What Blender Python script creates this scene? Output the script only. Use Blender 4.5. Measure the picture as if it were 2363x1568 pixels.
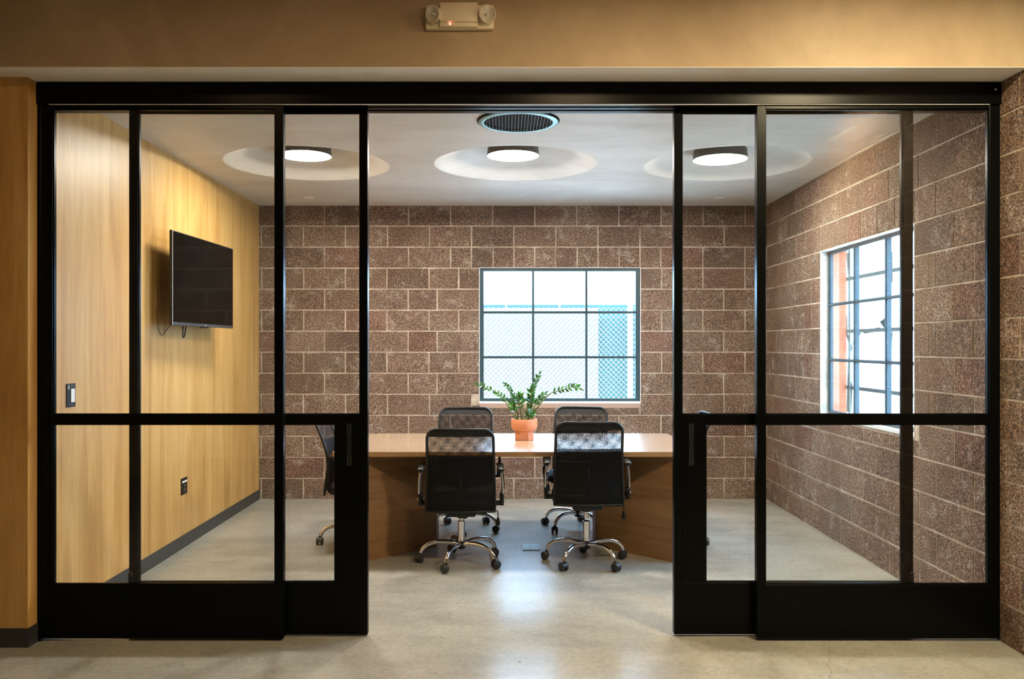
import bpy, bmesh, math, random
from mathutils import Vector, Matrix
PI = math.pi
random.seed(7)
scene = bpy.context.scene
for o in list(bpy.data.objects): bpy.data.objects.remove(o)
C = scene.collection

# ---------------------------------------------------------------- camera, world, exposure
F = 1950.0            # focal length in pixels of the 2363 x 1568 frame
EYE = 1.49
cd = bpy.data.cameras.new('camera'); cam = bpy.data.objects.new('camera', cd); C.objects.link(cam)
cam.location = (0, 0, EYE); cam.rotation_euler = (PI/2, 0, 0)
cd.sensor_width = 36.0; cd.lens = F/2363*36.0
cd.shift_x = (1181.5-1166)/2363; cd.shift_y = -(784-797)/2363
cd.clip_start = 0.05; cd.clip_end = 200
scene.camera = cam
scene.view_settings.view_transform = 'Standard'
scene.view_settings.look = 'None'
scene.view_settings.gamma = 1.0
scene.view_settings.use_curve_mapping = False
scene.view_settings.exposure = .84
w = bpy.data.worlds.new('sky'); scene.world = w; w.use_nodes = True
bg = w.node_tree.nodes['Background']
bg.inputs[0].default_value = (0.38, 0.66, 1.0, 1); bg.inputs[1].default_value = 12.0

sun = bpy.data.lights.new('sun', 'SUN'); sun.energy = 17; sun.angle = .009; sun.color = (1.0, .97, .92)
so = bpy.data.objects.new('sun', sun); C.objects.link(so); so.rotation_euler = (math.radians(32), 0, math.radians(-5))   # high, from behind the building

LAMP = 105.0           # radiance of the meeting-room lamps
def area(name, loc, rot, sx, sy, power, col, shape='RECTANGLE'):
    l = bpy.data.lights.new(name, 'AREA'); l.shape = shape; l.size = sx
    if shape in ('RECTANGLE', 'ELLIPSE'): l.size_y = sy
    l.energy = power; l.color = col
    o = bpy.data.objects.new(name, l); C.objects.link(o); o.location = loc; o.rotation_euler = rot
    return o
# warm fill lights added for the unseen foyer lighting, above the view
FOYER_FILL = [(2.0, 2.65), (.45, 2.6), (-1.7, 2.6)]
for (x, y), pw, col in zip(FOYER_FILL, (76, 19, 2.5), ((1.0, .82, .50), (1.0, .70, .40), (1.0, .60, .30))):
    area('foyer_lamp_light', (x, y, 3.245), (0, 0, 0), .42, .42, pw, col, 'DISK')

# ---------------------------------------------------------------- helpers
def tag(o, label=None, cat=None, group=None, kind=None):
    if label: o['label'] = label
    if cat: o['category'] = cat
    if group: o['group'] = group
    if kind: o['kind'] = kind
    return o
def empty(name, loc=(0, 0, 0), rz=0.0, parent=None):
    o = bpy.data.objects.new(name, None); C.objects.link(o)
    o.location = loc; o.rotation_euler = (0, 0, rz); o.empty_display_size = .1
    if parent: o.parent = parent
    return o
def build(bm, name, mat, parent=None, smooth=None):
    bmesh.ops.recalc_face_normals(bm, faces=bm.faces)
    me = bpy.data.meshes.new(name); bm.to_mesh(me); bm.free()
    for m in (mat if isinstance(mat, (list, tuple)) else [mat]): me.materials.append(m)
    if smooth is not None:
        me.polygons.foreach_set('use_smooth', [True]*len(me.polygons))
        me.set_sharp_from_angle(angle=math.radians(smooth))
    o = bpy.data.objects.new(name, me); C.objects.link(o)
    if parent: o.parent = parent
    return o
def box(bm, x0, x1, y0, y1, z0, z1, mi=0):
    vs = [bm.verts.new(p) for p in ((x0,y0,z0),(x1,y0,z0),(x1,y1,z0),(x0,y1,z0),(x0,y0,z1),(x1,y0,z1),(x1,y1,z1),(x0,y1,z1))]
    fs = []
    for f in ((0,3,2,1),(4,5,6,7),(0,1,5,4),(1,2,6,5),(2,3,7,6),(3,0,4,7)):
        fc = bm.faces.new([vs[i] for i in f]); fc.material_index = mi; fs.append(fc)
    return vs, fs
def bbox(bm, x0, x1, y0, y1, z0, z1, b=.003, seg=2):
    t = bmesh.new(); box(t, x0, x1, y0, y1, z0, z1)
    bmesh.ops.bevel(t, geom=t.edges[:], offset=b, segments=seg, affect='EDGES', profile=.5)
    merge(bm, t)
def merge(bm, t, M=None):
    if M is not None: bmesh.ops.transform(t, matrix=M, verts=t.verts)
    me = bpy.data.meshes.new('t'); t.to_mesh(me); t.free(); bm.from_mesh(me); bpy.data.meshes.remove(me)
def tube(bm, pts, r, seg=10, closed=False, cap=True, flat=1.0, up=Vector((0, 0, 1))):
    pts = [Vector(p) for p in pts]; n = len(pts)
    rs = r if isinstance(r, (list, tuple)) else [r]*n
    rings = []
    for i, p in enumerate(pts):
        if closed: d = pts[(i+1) % n]-pts[i-1]
        else: d = pts[min(i+1, n-1)]-pts[max(i-1, 0)]
        d.normalize()
        a = d.cross(up)
        if a.length < 1e-3: a = d.cross(Vector((0, 1, 0)))
        a.normalize(); b = a.cross(d).normalized()
        rings.append([bm.verts.new(p+(a*math.cos(2*PI*k/seg)+b*math.sin(2*PI*k/seg)*flat)*rs[i]) for k in range(seg)])
    m = n if closed else n-1
    for i in range(m):
        A, B = rings[i], rings[(i+1) % n]
        for k in range(seg): bm.faces.new((A[k], A[(k+1) % seg], B[(k+1) % seg], B[k]))
    if cap and not closed:
        bm.faces.new(rings[0][::-1]); bm.faces.new(rings[-1])
def lathe(bm, prof, seg=32, c=(0, 0, 0), cap0=False, cap1=False, axis=None, off=0.0):
    M = Matrix.Translation(Vector(c))
    if axis is not None: M = M @ Vector((0, 0, 1)).rotation_difference(Vector(axis)).to_matrix().to_4x4()
    rings = []
    for r, z in prof:
        rings.append([bm.verts.new(M @ Vector((r*math.cos(2*PI*k/seg+off), r*math.sin(2*PI*k/seg+off), z))) for k in range(seg)])
    for A, B in zip(rings, rings[1:]):
        for k in range(seg): bm.faces.new((A[k], A[(k+1) % seg], B[(k+1) % seg], B[k]))
    if cap0: bm.faces.new(rings[0][::-1])
    if cap1: bm.faces.new(rings[-1])
def cr(pts, n=6):
    pts = [Vector(p) for p in pts]; out = []
    P = [pts[0]*2-pts[1]]+pts+[pts[-1]*2-pts[-2]]
    for i in range(1, len(P)-2):
        for k in range(n):
            t = k/n; a, b, c_, d = P[i-1], P[i], P[i+1], P[i+2]
            out.append(.5*((2*b)+(c_-a)*t+(2*a-5*b+4*c_-d)*t*t+(3*b-a-3*c_+d)*t**3))
    out.append(pts[-1]); return out

# ---------------------------------------------------------------- materials
class NT:
    def __init__(s, name):
        s.m = bpy.data.materials.new(name); s.m.use_nodes = True; s.t = s.m.node_tree; s.N = s.t.nodes
        s.p = s.N['Principled BSDF']; s.out = s.N['Material Output']
    def n(s, typ, **kw):
        nd = s.N.new(typ)
        for k, v in kw.items():
            if k.startswith('i_'):
                key = k[2:]
                key = int(key) if key.isdigit() else key.replace('_', ' ')
                nd.inputs[key].default_value = v
            else: setattr(nd, k, v)
        return nd
    def l(s, a, b): s.t.links.new(a, b)
    def coords(s, scale=(1, 1, 1), rot=(0, 0, 0), loc=(0, 0, 0)):
        tc = s.n('ShaderNodeTexCoord'); mp = s.n('ShaderNodeMapping')
        mp.inputs['Scale'].default_value = scale; mp.inputs['Rotation'].default_value = rot; mp.inputs['Location'].default_value = loc
        s.l(tc.outputs['Object'], mp.inputs[0]); return mp.outputs[0]
    def noise(s, vec, scale, detail=4, rough=.55, dist=0.0):
        nd = s.n('ShaderNodeTexNoise'); nd.inputs['Scale'].default_value = scale
        nd.inputs['Detail'].default_value = detail; nd.inputs['Roughness'].default_value = rough; nd.inputs['Distortion'].default_value = dist
        s.l(vec, nd.inputs['Vector']); return nd.outputs[0]
    def ramp(s, fac, stops, interp='LINEAR'):
        nd = s.n('ShaderNodeValToRGB'); r = nd.color_ramp; r.interpolation = interp
        while len(r.elements) < len(stops): r.elements.new(.5)
        for e, (p, c) in zip(r.elements, stops): e.position = p; e.color = (c[0], c[1], c[2], 1) if not isinstance(c, (int, float)) else (c, c, c, 1)
        s.l(fac, nd.inputs[0]); return nd.outputs[0]
    def mix(s, fac, a, b, typ='MIX'):
        nd = s.n('ShaderNodeMix', data_type='RGBA', blend_type=typ)
        for sock, v in ((nd.inputs[0], fac), (nd.inputs[6], a), (nd.inputs[7], b)):
            if isinstance(v, (int, float)): sock.default_value = v
            elif isinstance(v, (tuple, list)): sock.default_value = (*v[:3], 1)
            else: s.l(v, sock)
        return nd.outputs[2]
    def math(s, op, a, b=None, c=None):
        nd = s.n('ShaderNodeMath', operation=op)
        for i, v in enumerate((a, b, c)):
            if v is None: continue
            if isinstance(v, (int, float)): nd.inputs[i].default_value = v
            else: s.l(v, nd.inputs[i])
        return nd.outputs[0]
    def bump(s, h, strength=.3, dist=.01):
        nd = s.n('ShaderNodeBump'); nd.inputs['Strength'].default_value = strength; nd.inputs['Distance'].default_value = dist
        s.l(h, nd.inputs['Height']); s.l(nd.outputs[0], s.p.inputs['Normal'])
def simple(name, col, rough=.5, metal=0.0, spec=.5, noise=0.0):
    m = NT(name); p = m.p
    p.inputs['Base Color'].default_value = (*col, 1); p.inputs['Roughness'].default_value = rough
    p.inputs['Metallic'].default_value = metal; p.inputs['Specular IOR Level'].default_value = spec
    if noise:
        v = m.coords(); nz = m.noise(v, 60, 4)
        c = m.mix(nz, tuple(x*(1-noise) for x in col), tuple(min(1, x*(1+noise)) for x in col)); m.l(c, p.inputs['Base Color'])
        m.bump(nz, .08, .002)
    return m.m
def emit(name, col, s):
    m = NT(name); e = m.n('ShaderNodeEmission'); e.inputs[0].default_value = (*col, 1); e.inputs[1].default_value = s
    m.l(e.outputs[0], m.out.inputs[0]); return m.m
def glass_mat(name, tint=(1, 1, 1), ior=1.5, rough=0.0):
    m = NT(name); tr = m.n('ShaderNodeBsdfTransparent'); tr.inputs[0].default_value = (*tint, 1)
    gl = m.n('ShaderNodeBsdfGlossy'); gl.inputs['Roughness'].default_value = rough
    fr = m.n('ShaderNodeFresnel'); ge = m.n('ShaderNodeNewGeometry')
    mr = m.n('ShaderNodeMapRange'); mr.inputs['To Min'].default_value = ior; mr.inputs['To Max'].default_value = 1/ior
    m.l(ge.outputs['Backfacing'], mr.inputs['Value']); m.l(mr.outputs[0], fr.inputs[0])     # same reflectance on both faces of the sheet
    mx = m.n('ShaderNodeMixShader'); m.l(fr.outputs[0], mx.inputs[0]); m.l(tr.outputs[0], mx.inputs[1]); m.l(gl.outputs[0], mx.inputs[2])
    m.l(mx.outputs[0], m.out.inputs[0]); return m.m
def block_mat():
    m = NT('concrete_block'); v = m.coords()
    at = m.n('ShaderNodeAttribute', attribute_name='tint')
    big = m.noise(v, 2.2, 5, .6); med = m.noise(v, 9, 5, .65)
    base = m.ramp(big, [(.25, (.138, .084, .058)), (.5, (.190, .124, .088)), (.75, (.258, .185, .138))])
    base = m.mix(1.0, base, at.outputs['Color'], 'MULTIPLY')
    base = m.mix(m.ramp(med, [(.56, 0.0), (.72, .55)]), base, (.42, .36, .31))
    sp = m.noise(v, 95, 3, .7)
    base = m.mix(1.0, base, m.ramp(sp, [(.36, .12), (.45, .72), (.54, 1.0), (.64, 2.2)]), 'MULTIPLY')
    sp2 = m.noise(v, 170, 2, .5)
    base = m.mix(m.ramp(sp2, [(.66, 0.0), (.72, .55)]), base, (.70, .58, .45))
    m.l(base, m.p.inputs['Base Color'])
    m.p.inputs['Roughness'].default_value = .85; m.p.inputs['Specular IOR Level'].default_value = .25
    m.bump(m.math('ADD', sp, m.math('MULTIPLY', med, .5)), .75, .008)
    return m.m
def mortar_mat():
    m = NT('mortar'); v = m.coords(); a = m.noise(v, 5, 5, .65); b = m.noise(v, 60, 3)
    c = m.ramp(a, [(.3, (.28, .205, .145)), (.55, (.52, .43, .33)), (.75, (.78, .70, .58))])
    c = m.mix(.25, c, m.ramp(b, [(.3, .3), (.7, 1.0)]), 'MULTIPLY')
    m.l(c, m.p.inputs['Base Color']); m.p.inputs['Roughness'].default_value = .9; m.bump(b, .4, .004); return m.m
def wood(name, c0, c1, c2, along='Z', rough=.38, scale=1.0, bump=.05, coat=.0):
    m = NT(name)
    st = {'Z': (7, 7, .55), 'X': (.55, 7, 7), 'Y': (7, .55, 7)}[along]
    v = m.coords(tuple(s*scale for s in st)); a = m.noise(v, 1.0, 7, .62, .9)
    v2 = m.coords(tuple(s*scale for s in {'Z': (60, 60, 1.6), 'X': (1.6, 60, 60), 'Y': (60, 1.6, 60)}[along])); b = m.noise(v2, 1.0, 4, .6, .2)
    fine = m.noise(m.coords(tuple(s*scale for s in {'Z': (240, 240, 7), 'X': (7, 240, 240), 'Y': (240, 7, 240)}[along])), 1.0, 3)
    c = m.ramp(a, [(.3, c0), (.5, c1), (.72, c2)])
    c = m.mix(m.ramp(b, [(.45, 0.0), (.75, .35)]), c, c0)
    c = m.mix(.35, c, m.ramp(fine, [(.35, .55), (.6, 1.0)]), 'MULTIPLY')
    m.l(c, m.p.inputs['Base Color']); m.p.inputs['Roughness'].default_value = rough
    m.p.inputs['Coat Weight'].default_value = coat; m.p.inputs['Coat Roughness'].default_value = .25
    m.bump(fine, bump, .002); return m.m
def floor_mat():
    m = NT('polished_concrete'); v = m.coords((1, 1, 1), loc=(0, 0, .371)); v2 = m.coords((.6, 1.5, 1), loc=(3.1, 1.7, .613))
    a = m.noise(v, .9, 7, .6, .15); b = m.noise(v2, 3.2, 8, .62, .1); d = m.noise(v, 45, 4, .6)
    c = m.ramp(a, [(.32, (.215, .212, .185)), (.5, (.295, .288, .25)), (.68, (.385, .37, .32))])
    c = m.mix(m.ramp(b, [(.4, 0.0), (.7, .45)]), c, (.44, .43, .38))
    c = m.mix(m.ramp(m.noise(v, 1.7, 6, .7), [(.56, 0.0), (.72, .35)]), c, (.30, .22, .13))
    c = m.mix(.40, c, m.ramp(d, [(.3, .55), (.6, 1.0)]), 'MULTIPLY')
    # one hairline crack in front of the screen
    sx = m.n('ShaderNodeSeparateXYZ'); m.l(v, sx.inputs[0])
    wob = m.noise(m.coords((0, 1, 0)), 9, 6, .7)
    line = m.math('SUBTRACT', sx.outputs['X'], m.math('MULTIPLY_ADD', sx.outputs['Y'], .38, m.math('MULTIPLY_ADD', wob, .12, -.045)))
    cr_ = m.math('LESS_THAN', m.math('ABSOLUTE', line), .0014)
    cr_ = m.math('MULTIPLY', cr_, m.math('LESS_THAN', sx.outputs['Y'], 4.19))
    c = m.mix(m.math('MULTIPLY', cr_, .75), c, (.06, .055, .04))
    c = m.mix(m.math('MULTIPLY', m.math('LESS_THAN', m.math('ABSOLUTE', m.math('SUBTRACT', sx.outputs['Y'], 6.37)), .002), .55), c, (.10, .095, .08))
    pit = m.noise(v, 21, 1, .4)
    c = m.mix(m.ramp(pit, [(.80, 0.0), (.815, .8)]), c, (.05, .045, .035))
    m.l(c, m.p.inputs['Base Color'])
    m.p.inputs['Roughness'].default_value = .27; m.p.inputs['Specular IOR Level'].default_value = .75
    m.bump(m.math('ADD', m.math('MULTIPLY', b, .35), m.math('MULTIPLY', d, .10)), .08, .005); return m.m
def plaster_mat(name, c0, c1, c2, rough=.5, bump=.25, sc=(1, 1, 1)):
    m = NT(name); v = m.coords(sc); a = m.noise(v, 1.3, 7, .62, .5); b = m.noise(v, 7, 6, .65, .8)
    c = m.ramp(a, [(.3, c0), (.5, c1), (.7, c2)])
    c = m.mix(m.ramp(b, [(.5, 0.0), (.8, .3)]), c, c0)
    m.l(c, m.p.inputs['Base Color']); m.p.inputs['Roughness'].default_value = rough; m.bump(b, bump, .012); return m.m
def mesh_mat(name, per, thr, dark=(.0035, .004, .005), rot=0.0):
    # woven mesh: real holes as a fine regular pattern in the chair's own coordinates
    m = NT(name); v = m.coords(rot=(0, rot, 0)); s = m.n('ShaderNodeSeparateXYZ'); m.l(v, s.inputs[0])
    k = 2*PI/per
    hx = m.math('SINE', m.math('MULTIPLY', s.outputs['X'], k)); hz = m.math('SINE', m.math('MULTIPLY', s.outputs['Z'], k*.8))
    hole = m.math('GREATER_THAN', m.math('ADD', hx, hz), thr)
    tr = m.n('ShaderNodeBsdfTransparent'); mx = m.n('ShaderNodeMixShader')
    m.p.inputs['Base Color'].default_value = (*dark, 1); m.p.inputs['Roughness'].default_value = .8; m.p.inputs['Specular IOR Level'].default_value = .2
    m.l(hole, mx.inputs[0]); m.l(m.p.outputs[0], mx.inputs[1]); m.l(tr.outputs[0], mx.inputs[2]); m.l(mx.outputs[0], m.out.inputs[0]); return m.m
def leaf_mat():
    m = NT('leaf'); v = m.coords(); a = m.noise(v, 14, 3)
    m.l(m.ramp(a, [(.35, (.012, .06, .014)), (.6, (.03, .15, .025)), (.75, (.07, .26, .04))]), m.p.inputs['Base Color'])
    m.p.inputs['Roughness'].default_value = .22; m.p.inputs['Subsurface Weight'].default_value = .0; return m.m
def ply_mat():
    m = NT('plywood_edge'); v = m.coords(); s = m.n('ShaderNodeSeparateXYZ'); m.l(v, s.inputs[0])
    t = m.math('SINE', m.math('MULTIPLY', s.outputs['Z'], 2*PI/.009))
    c = m.mix(m.ramp(t, [(.3, 0.0), (.6, 1.0)]), (.46, .27, .12), (.20, .095, .035)); m.l(c, m.p.inputs['Base Color'])
    m.p.inputs['Roughness'].default_value = .5; return m.m

M_block, M_mortar, M_floor = block_mat(), mortar_mat(), floor_mat()
M_ceil = plaster_mat('ceiling_plaster', (.52, .49, .43), (.62, .59, .54), (.70, .68, .64), .5, .45, (.7, 1.4, 1))
M_beam = plaster_mat('beam_plaster', (.34, .25, .155), (.42, .32, .205), (.50, .395, .265), .6, .12)
M_soffit = plaster_mat('soffit_plaster', (.78, .74, .66), (.84, .80, .73), (.88, .85, .79), .45, .12)
M_oak = wood('oak_veneer', (.44, .225, .06), (.60, .345, .108), (.70, .455, .18), 'Z', .43, 1.0, .04)
M_table = wood('maple_top', (.38, .26, .16), (.45, .32, .21), (.51, .38, .26), 'X', .24, 1.0, .02, 1.0)
M_base = wood('table_base_veneer', (.19, .095, .033), (.27, .145, .058), (.34, .20, .088), 'X', .5, 1.6, .04)
M_ply = ply_mat()
M_black = simple('black_painted_steel', (.0016, .0022, .0022), .28, 0, .10)
M_blackboard = simple('charcoal_baseboard', (.028, .032, .036), .5, 0, .5)
M_glass = glass_mat('clear_glass', (.975, .985, .98))
M_winglass = glass_mat('window_glass', (.97, .99, 1))
M_frame = simple('blue_black_window_steel', (.03, .065, .08), .4)
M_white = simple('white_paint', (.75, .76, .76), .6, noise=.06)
M_chip = plaster_mat('chipped_white_paint', (.45, .42, .38), (.72, .74, .74), (.80, .82, .83), .7, .4, (6, 6, 6))
M_salmon = simple('salmon_exterior_paint', (.62, .17, .075), .7, noise=.08)
M_alu = simple('aluminium', (.75, .75, .73), .35, .6)
M_edge = simple('worn_steel_edge', (.10, .11, .11), .35, .3)
M_bars = simple('teal_grey_steel', (.13, .22, .24), .5)  # colour lightened to put overexposure haze on the bars
M_chrome = simple('chrome', (.78, .78, .80), .12, 1.0)
M_plastic = simple('black_plastic', (.006, .0065, .007), .38, 0, .35)
M_rubber = simple('caster_plastic', (.018, .019, .021), .42)
M_fabric = simple('black_fabric', (.005, .0055, .0065), .8, noise=.2)
M_mesh1 = mesh_mat('black_mesh_weave', .0052, -.15)
M_mesh2 = mesh_mat('black_mesh_lining', .0056, -.05, rot=.06)
M_mesh3 = mesh_mat('black_mesh_dense', .0052, 1.25)
M_terra = simple('terracotta', (.62, .235, .115), .62, noise=.05)
M_soil = simple('potting_soil', (.03, .02, .014), .95, noise=.3)
M_stem = simple('plant_stem', (.10, .13, .035), .5, noise=.3)
M_leaf = leaf_mat()
M_tv = simple('black_tv_glass', (.003, .003, .003), .05, 0, .05)
M_tvbody = simple('tv_body_plastic', (.01, .01, .012), .35)
M_lampring = simple('bronze_lamp_housing', (.10, .088, .07), .45, .5)
M_lamp = emit('lamp_diffuser', (1.0, .93, .82), LAMP)
M_offwhite = simple('almond_plastic', (.74, .66, .50), .45)
M_reflector = simple('lamp_reflector', (.72, .68, .58), .2, .3)
M_led = emit('red_led', (1.0, .16, .12), 30)
M_grille = simple('grille_slat', (.06, .065, .065), .4, .4)
M_ring = simple('teal_metal_ring', (.30, .52, .55), .3, .5)  # teal base colour paints in the light reflected by the ring
M_box = simple('floor_box_metal', (.36, .375, .33), .6, .2, noise=.1)
M_pale = simple('pale_privacy_screen', (.105, .094, .085), .8, noise=.08)
M_teal = simple('teal_privacy_screen', (.010, .050, .052), .8, noise=.25)
M_wire = simple('galvanised_wire', (.15, .155, .15), .6, .0)
M_post = simple('white_post', (.7, .7, .7), .5)
M_ground = simple('outside_concrete', (.55, .55, .53), .9)
M_torn = simple('torn_blue_grey_plastic', (.05, .11, .13), .4, noise=.3)

# ---------------------------------------------------------------- room dimensions
YB = 8.17                     # back wall
def wxr(y): return 2.522-(YB-y)*.0078     # right wall
def wxl(y): return -2.381+(YB-y)*.0070    # left wall
ZC = 2.839
ZS = 2.812                    # soffit before the screen
YBEAM, YPIL = 4.02, 4.164
ZF = 3.30                     # foyer ceiling
YREAR = -2.6; XL = -4.2

def block_wall(name, P, s0, s1, nrow, joints, op, thick, top, lintel_row=11, half=.2032):
    """P(s,d,z): s along, d depth into the wall. blocks stand 2.5 mm proud of mortar"""
    bm = bmesh.new(); lay = bm.loops.layers.color.new('tint')
    def quadbox(a0, a1, d0, d1, z0, z1, mi, tint, cham=0.0):
        n = 1
        c = cham
        pts = [(a0, d1, z0), (a1, d1, z0), (a1, d1, z1), (a0, d1, z1)]
        frt = [(a0+c, d0, z0+c), (a1-c, d0, z0+c), (a1-c, d0, z1-c), (a0+c, d0, z1-c)]
        B = [bm.verts.new(P(*p)) for p in pts]; A = [bm.verts.new(P(*p)) for p in frt]
        fs = [bm.faces.new(A)]
        if mi == 1: fs.append(bm.faces.new(B[::-1]))
        for i in range(4): fs.append(bm.faces.new((A[i], B[i], B[(i+1) % 4], A[(i+1) % 4])))
        for f in fs:
            f.material_index = mi
            for lp in f.loops: lp[lay] = (*tint, 1)
    o0, o1, oz0, oz1 = op
    one = (1, 1, 1)
    quadbox(s0, o0, 0, thick, 0, top, 1, one); quadbox(o1, s1, 0, thick, 0, top, 1, one)
    quadbox(o0, o1, 0, thick, 0, oz0, 1, one); quadbox(o0, o1, 0, thick, oz1, top, 1, one)
    rnd = random.Random(len(name)*13)
    g = .0042
    for r in range(nrow):
        z0, z1 = r*.2032+g, min((r+1)*.2032-g, top-.001)
        if z0 > top-.02: continue
        js = joints(r)
        js = [j for j in sorted(js) if s0 < j < s1]
        js = [s0]+js+[s1]
        for a, b in zip(js, js[1:]):
            a2, b2 = a+g, b-g
            if b2-a2 < .01: continue
            segs = []
            zz0, zz1 = z0, z1
            if z1 > oz0+.01 and z0 < oz1-.01 and b2 > o0 and a2 < o1:      # touches the opening rows
                if z0 < oz0-.02: # partial row beneath the opening
                    zz1 = oz0-.035
                    segs = [(a2, b2)]
                else:
                    if a2 < o0: segs.append((a2, min(b2, o0-.004)))
                    if b2 > o1: segs.append((max(a2, o1+.004), b2))
            else: segs = [(a2, b2)]
            for p, q in segs:
                if q-p < .015: continue
                v = .86+.28*rnd.random(); t = rnd.random(); h = rnd.random()
                if h > .80: tint = (v*1.03, v*.97, v*.97)
                elif h < .18: tint = (v*.99, v*1.01, v*1.01)
                else: tint = (v, v, v)
                d = -.0022-.0022*t
                quadbox(p, q, d, 0.004, zz0, zz1, 0, tint, .0022)
    o = build(bm, name, [M_block, M_mortar]); tag(o, kind='structure'); return o

# back wall
def px2X(x): return (x-1166)/F*YB
def jb(r):
    A = [px2X(1137+97.1*k) for k in range(-8, 9)]; B = [px2X(1088.5+97.1*k) for k in range(-8, 9)]
    if r == 11: return [j for j in A if j < px2X(1110)]+[px2X(v) for v in (1088, 1138, 1186, 1234, 1282, 1332, 1380, 1429, 1477)]+[px2X(v) for v in (1525, 1622, 1719)]
    if r in (5, 7, 9): return [px2X(v) for v in (652, 749, 845.5, 942, 1008.7, 1107, 1477, 1573, 1670, 1767)]
    if r in (6, 8, 10): return [px2X(v) for v in (604, 701, 797, 893, 990, 1058.6, 1107, 1477, 1527, 1622, 1719)]
    if r == 4: return B+[]
    return A if r % 2 else B
WB = (px2X(1107), px2X(1477), .945, 2.235)
block_wall('wall_back', lambda s, d, z: (s, YB+d, z), wxl(YB)-.05, wxr(YB)+.2, 14, jb, WB, .2, ZC)
# right wall (runs on into the foyer)
def jr(r):
    A = [5.507+.4064*k for k in range(-20, 8)]; B = [5.71+.4064*k for k in range(-20, 8)]
    base = A if r % 2 == 0 else B
    if r == 11: return [5.155+.2619*k for k in range(0, 7)]+[j for j in B if j < 5.0 or j > 6.9]
    return [j for j in base if not (4.97 < j < 5.25 or 6.6 < j < 6.85)]+([4.97, 5.155, 6.727] if r % 2 else [5.155, 6.727, 6.93]) if 4 < r < 11 else base
WR = (5.155, 6.727, .945, 2.235)
block_wall('wall_right', lambda s, d, z: (wxr(s)+d, s, z), YREAR, YB, 17, jr, WR, .2, ZF+.0)

# floor, baseboards, left wall
bm = bmesh.new(); box(bm, XL-.2, 2.9, YREAR-.2, YB+.1, -.1, 0); tag(build(bm, 'floor', M_floor), kind='structure')
bm = bmesh.new()
def prism(bm, poly, z0, z1):
    a = [bm.verts.new((x, y, z0)) for x, y in poly]; b = [bm.verts.new((x, y, z1)) for x, y in poly]
    bm.faces.new(a[::-1]); bm.faces.new(b)
    for i in range(len(poly)): bm.faces.new((a[i], a[(i+1) % len(poly)], b[(i+1) % len(poly)], b[i]))
seams = [YPIL, 4.366, 5.612, 6.858, YB]
for a, b in zip(seams, seams[1:]):
    g = .0015
    a2 = a+(g if a != YPIL else 0); b2 = b-g
    prism(bm, [(wxl(a2)-.018, a2), (wxl(a2), a2), (wxl(b2), b2), (wxl(b2)-.018, b2)], 0, ZC)
prism(bm, [(wxl(YPIL+.02)-.25, YPIL+.02), (wxl(YPIL+.02)-.012, YPIL+.02), (wxl(YB)-.012, YB), (wxl(YB)-.25, YB)], 0, ZC)
prism(bm, [(XL, YPIL), (wxl(YPIL)-.018, YPIL), (wxl(YPIL)-.018, YPIL+.25), (XL, YPIL+.25)], 0, ZS)
tag(build(bm, 'wall_left', M_oak), kind='structure')
bm = bmesh.new()
prism(bm, [(wxl(YPIL), YPIL), (wxl(YPIL)+.006, YPIL), (wxl(YB)+.006, YB), (wxl(YB), YB)], 0, .094)
prism(bm, [(XL, YPIL-.006), (wxl(YPIL)+.006, YPIL-.006), (wxl(YPIL)+.006, YPIL), (XL, YPIL)], 0, .094)
tag(build(bm, 'baseboard_left', M_blackboard), kind='structure')

# ceiling with three domed recesses
YD, RD = 6.32, .60
DX = [-1.476, .077, 1.650]
bm = bmesh.new()
S = 64
def ceil_quad(x0, x1, y0, y1):
    nx = 1; vs = [bm.verts.new(p) for p in ((x0, y0, ZC), (x1, y0, ZC), (x1, y1, ZC), (x0, y1, ZC))]; bm.faces.new(vs)
X0, X1 = -2.6, 2.75
yA, yB2 = YD-.70, YD+.70
ceil_quad(X0, X1, 4.02, yA); ceil_quad(X0, X1, yB2, YB+.02)
edges = [X0, DX[0]-.70, DX[0]+.70, DX[1]-.70, DX[1]+.70, DX[2]-.70, DX[2]+.70, X1]
for i in (0, 2, 4, 6): ceil_quad(edges[i], edges[i+1], yA, yB2)
for cx in DX:
    sq, ci = [], []
    for k in range(S):
        a = 2*PI*(k+.5)/S; c, s = math.cos(a), math.sin(a); q = .70/max(abs(c), abs(s))
        sq.append(Vector((cx+c*q, YD+s*q, ZC)))
    prof = [(RD, 0)]
    for t in range(1, 13):
        q = (1-t/12)**.75 if t < 12 else .0002; prof.append((RD*q, .20*(1-q**1.15)))
    rings = [[bm.verts.new(p) for p in sq]]
    for r, z in [(RD+.02, 0), (RD+.006, .001)]+[(r, z+.003) for r, z in prof]:
        rings.append([bm.verts.new((cx+r*math.cos(2*PI*(k+.5)/S), YD+r*math.sin(2*PI*(k+.5)/S), ZC+z)) for k in range(S)])
    for A, B in zip(rings, rings[1:]):
        for k in range(S): bm.faces.new((A[k], A[(k+1) % S], B[(k+1) % S], B[k]))
    cs = rings[0]
    # corner fill of the square
    for sx, sy in ((1, 1), (-1, 1), (-1, -1), (1, -1)):
        cv = Vector((cx+sx*.70, YD+sy*.70, ZC)); near = sorted(cs, key=lambda v: (v.co-cv).length)[:2]
        bm.faces.new((near[0], near[1], bm.verts.new(cv)))
bmesh.ops.recalc_face_normals(bm, faces=bm.faces)
o = build(bm, 'ceiling', M_ceil, smooth=30); tag(o, kind='structure')
# roof slab above, so that the sky cannot leak in
bm = bmesh.new(); box(bm, -2.6, 2.75, YPIL, YB+.2, 3.12, 3.2); tag(build(bm, 'trim_5', M_ceil), kind='structure')

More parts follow.
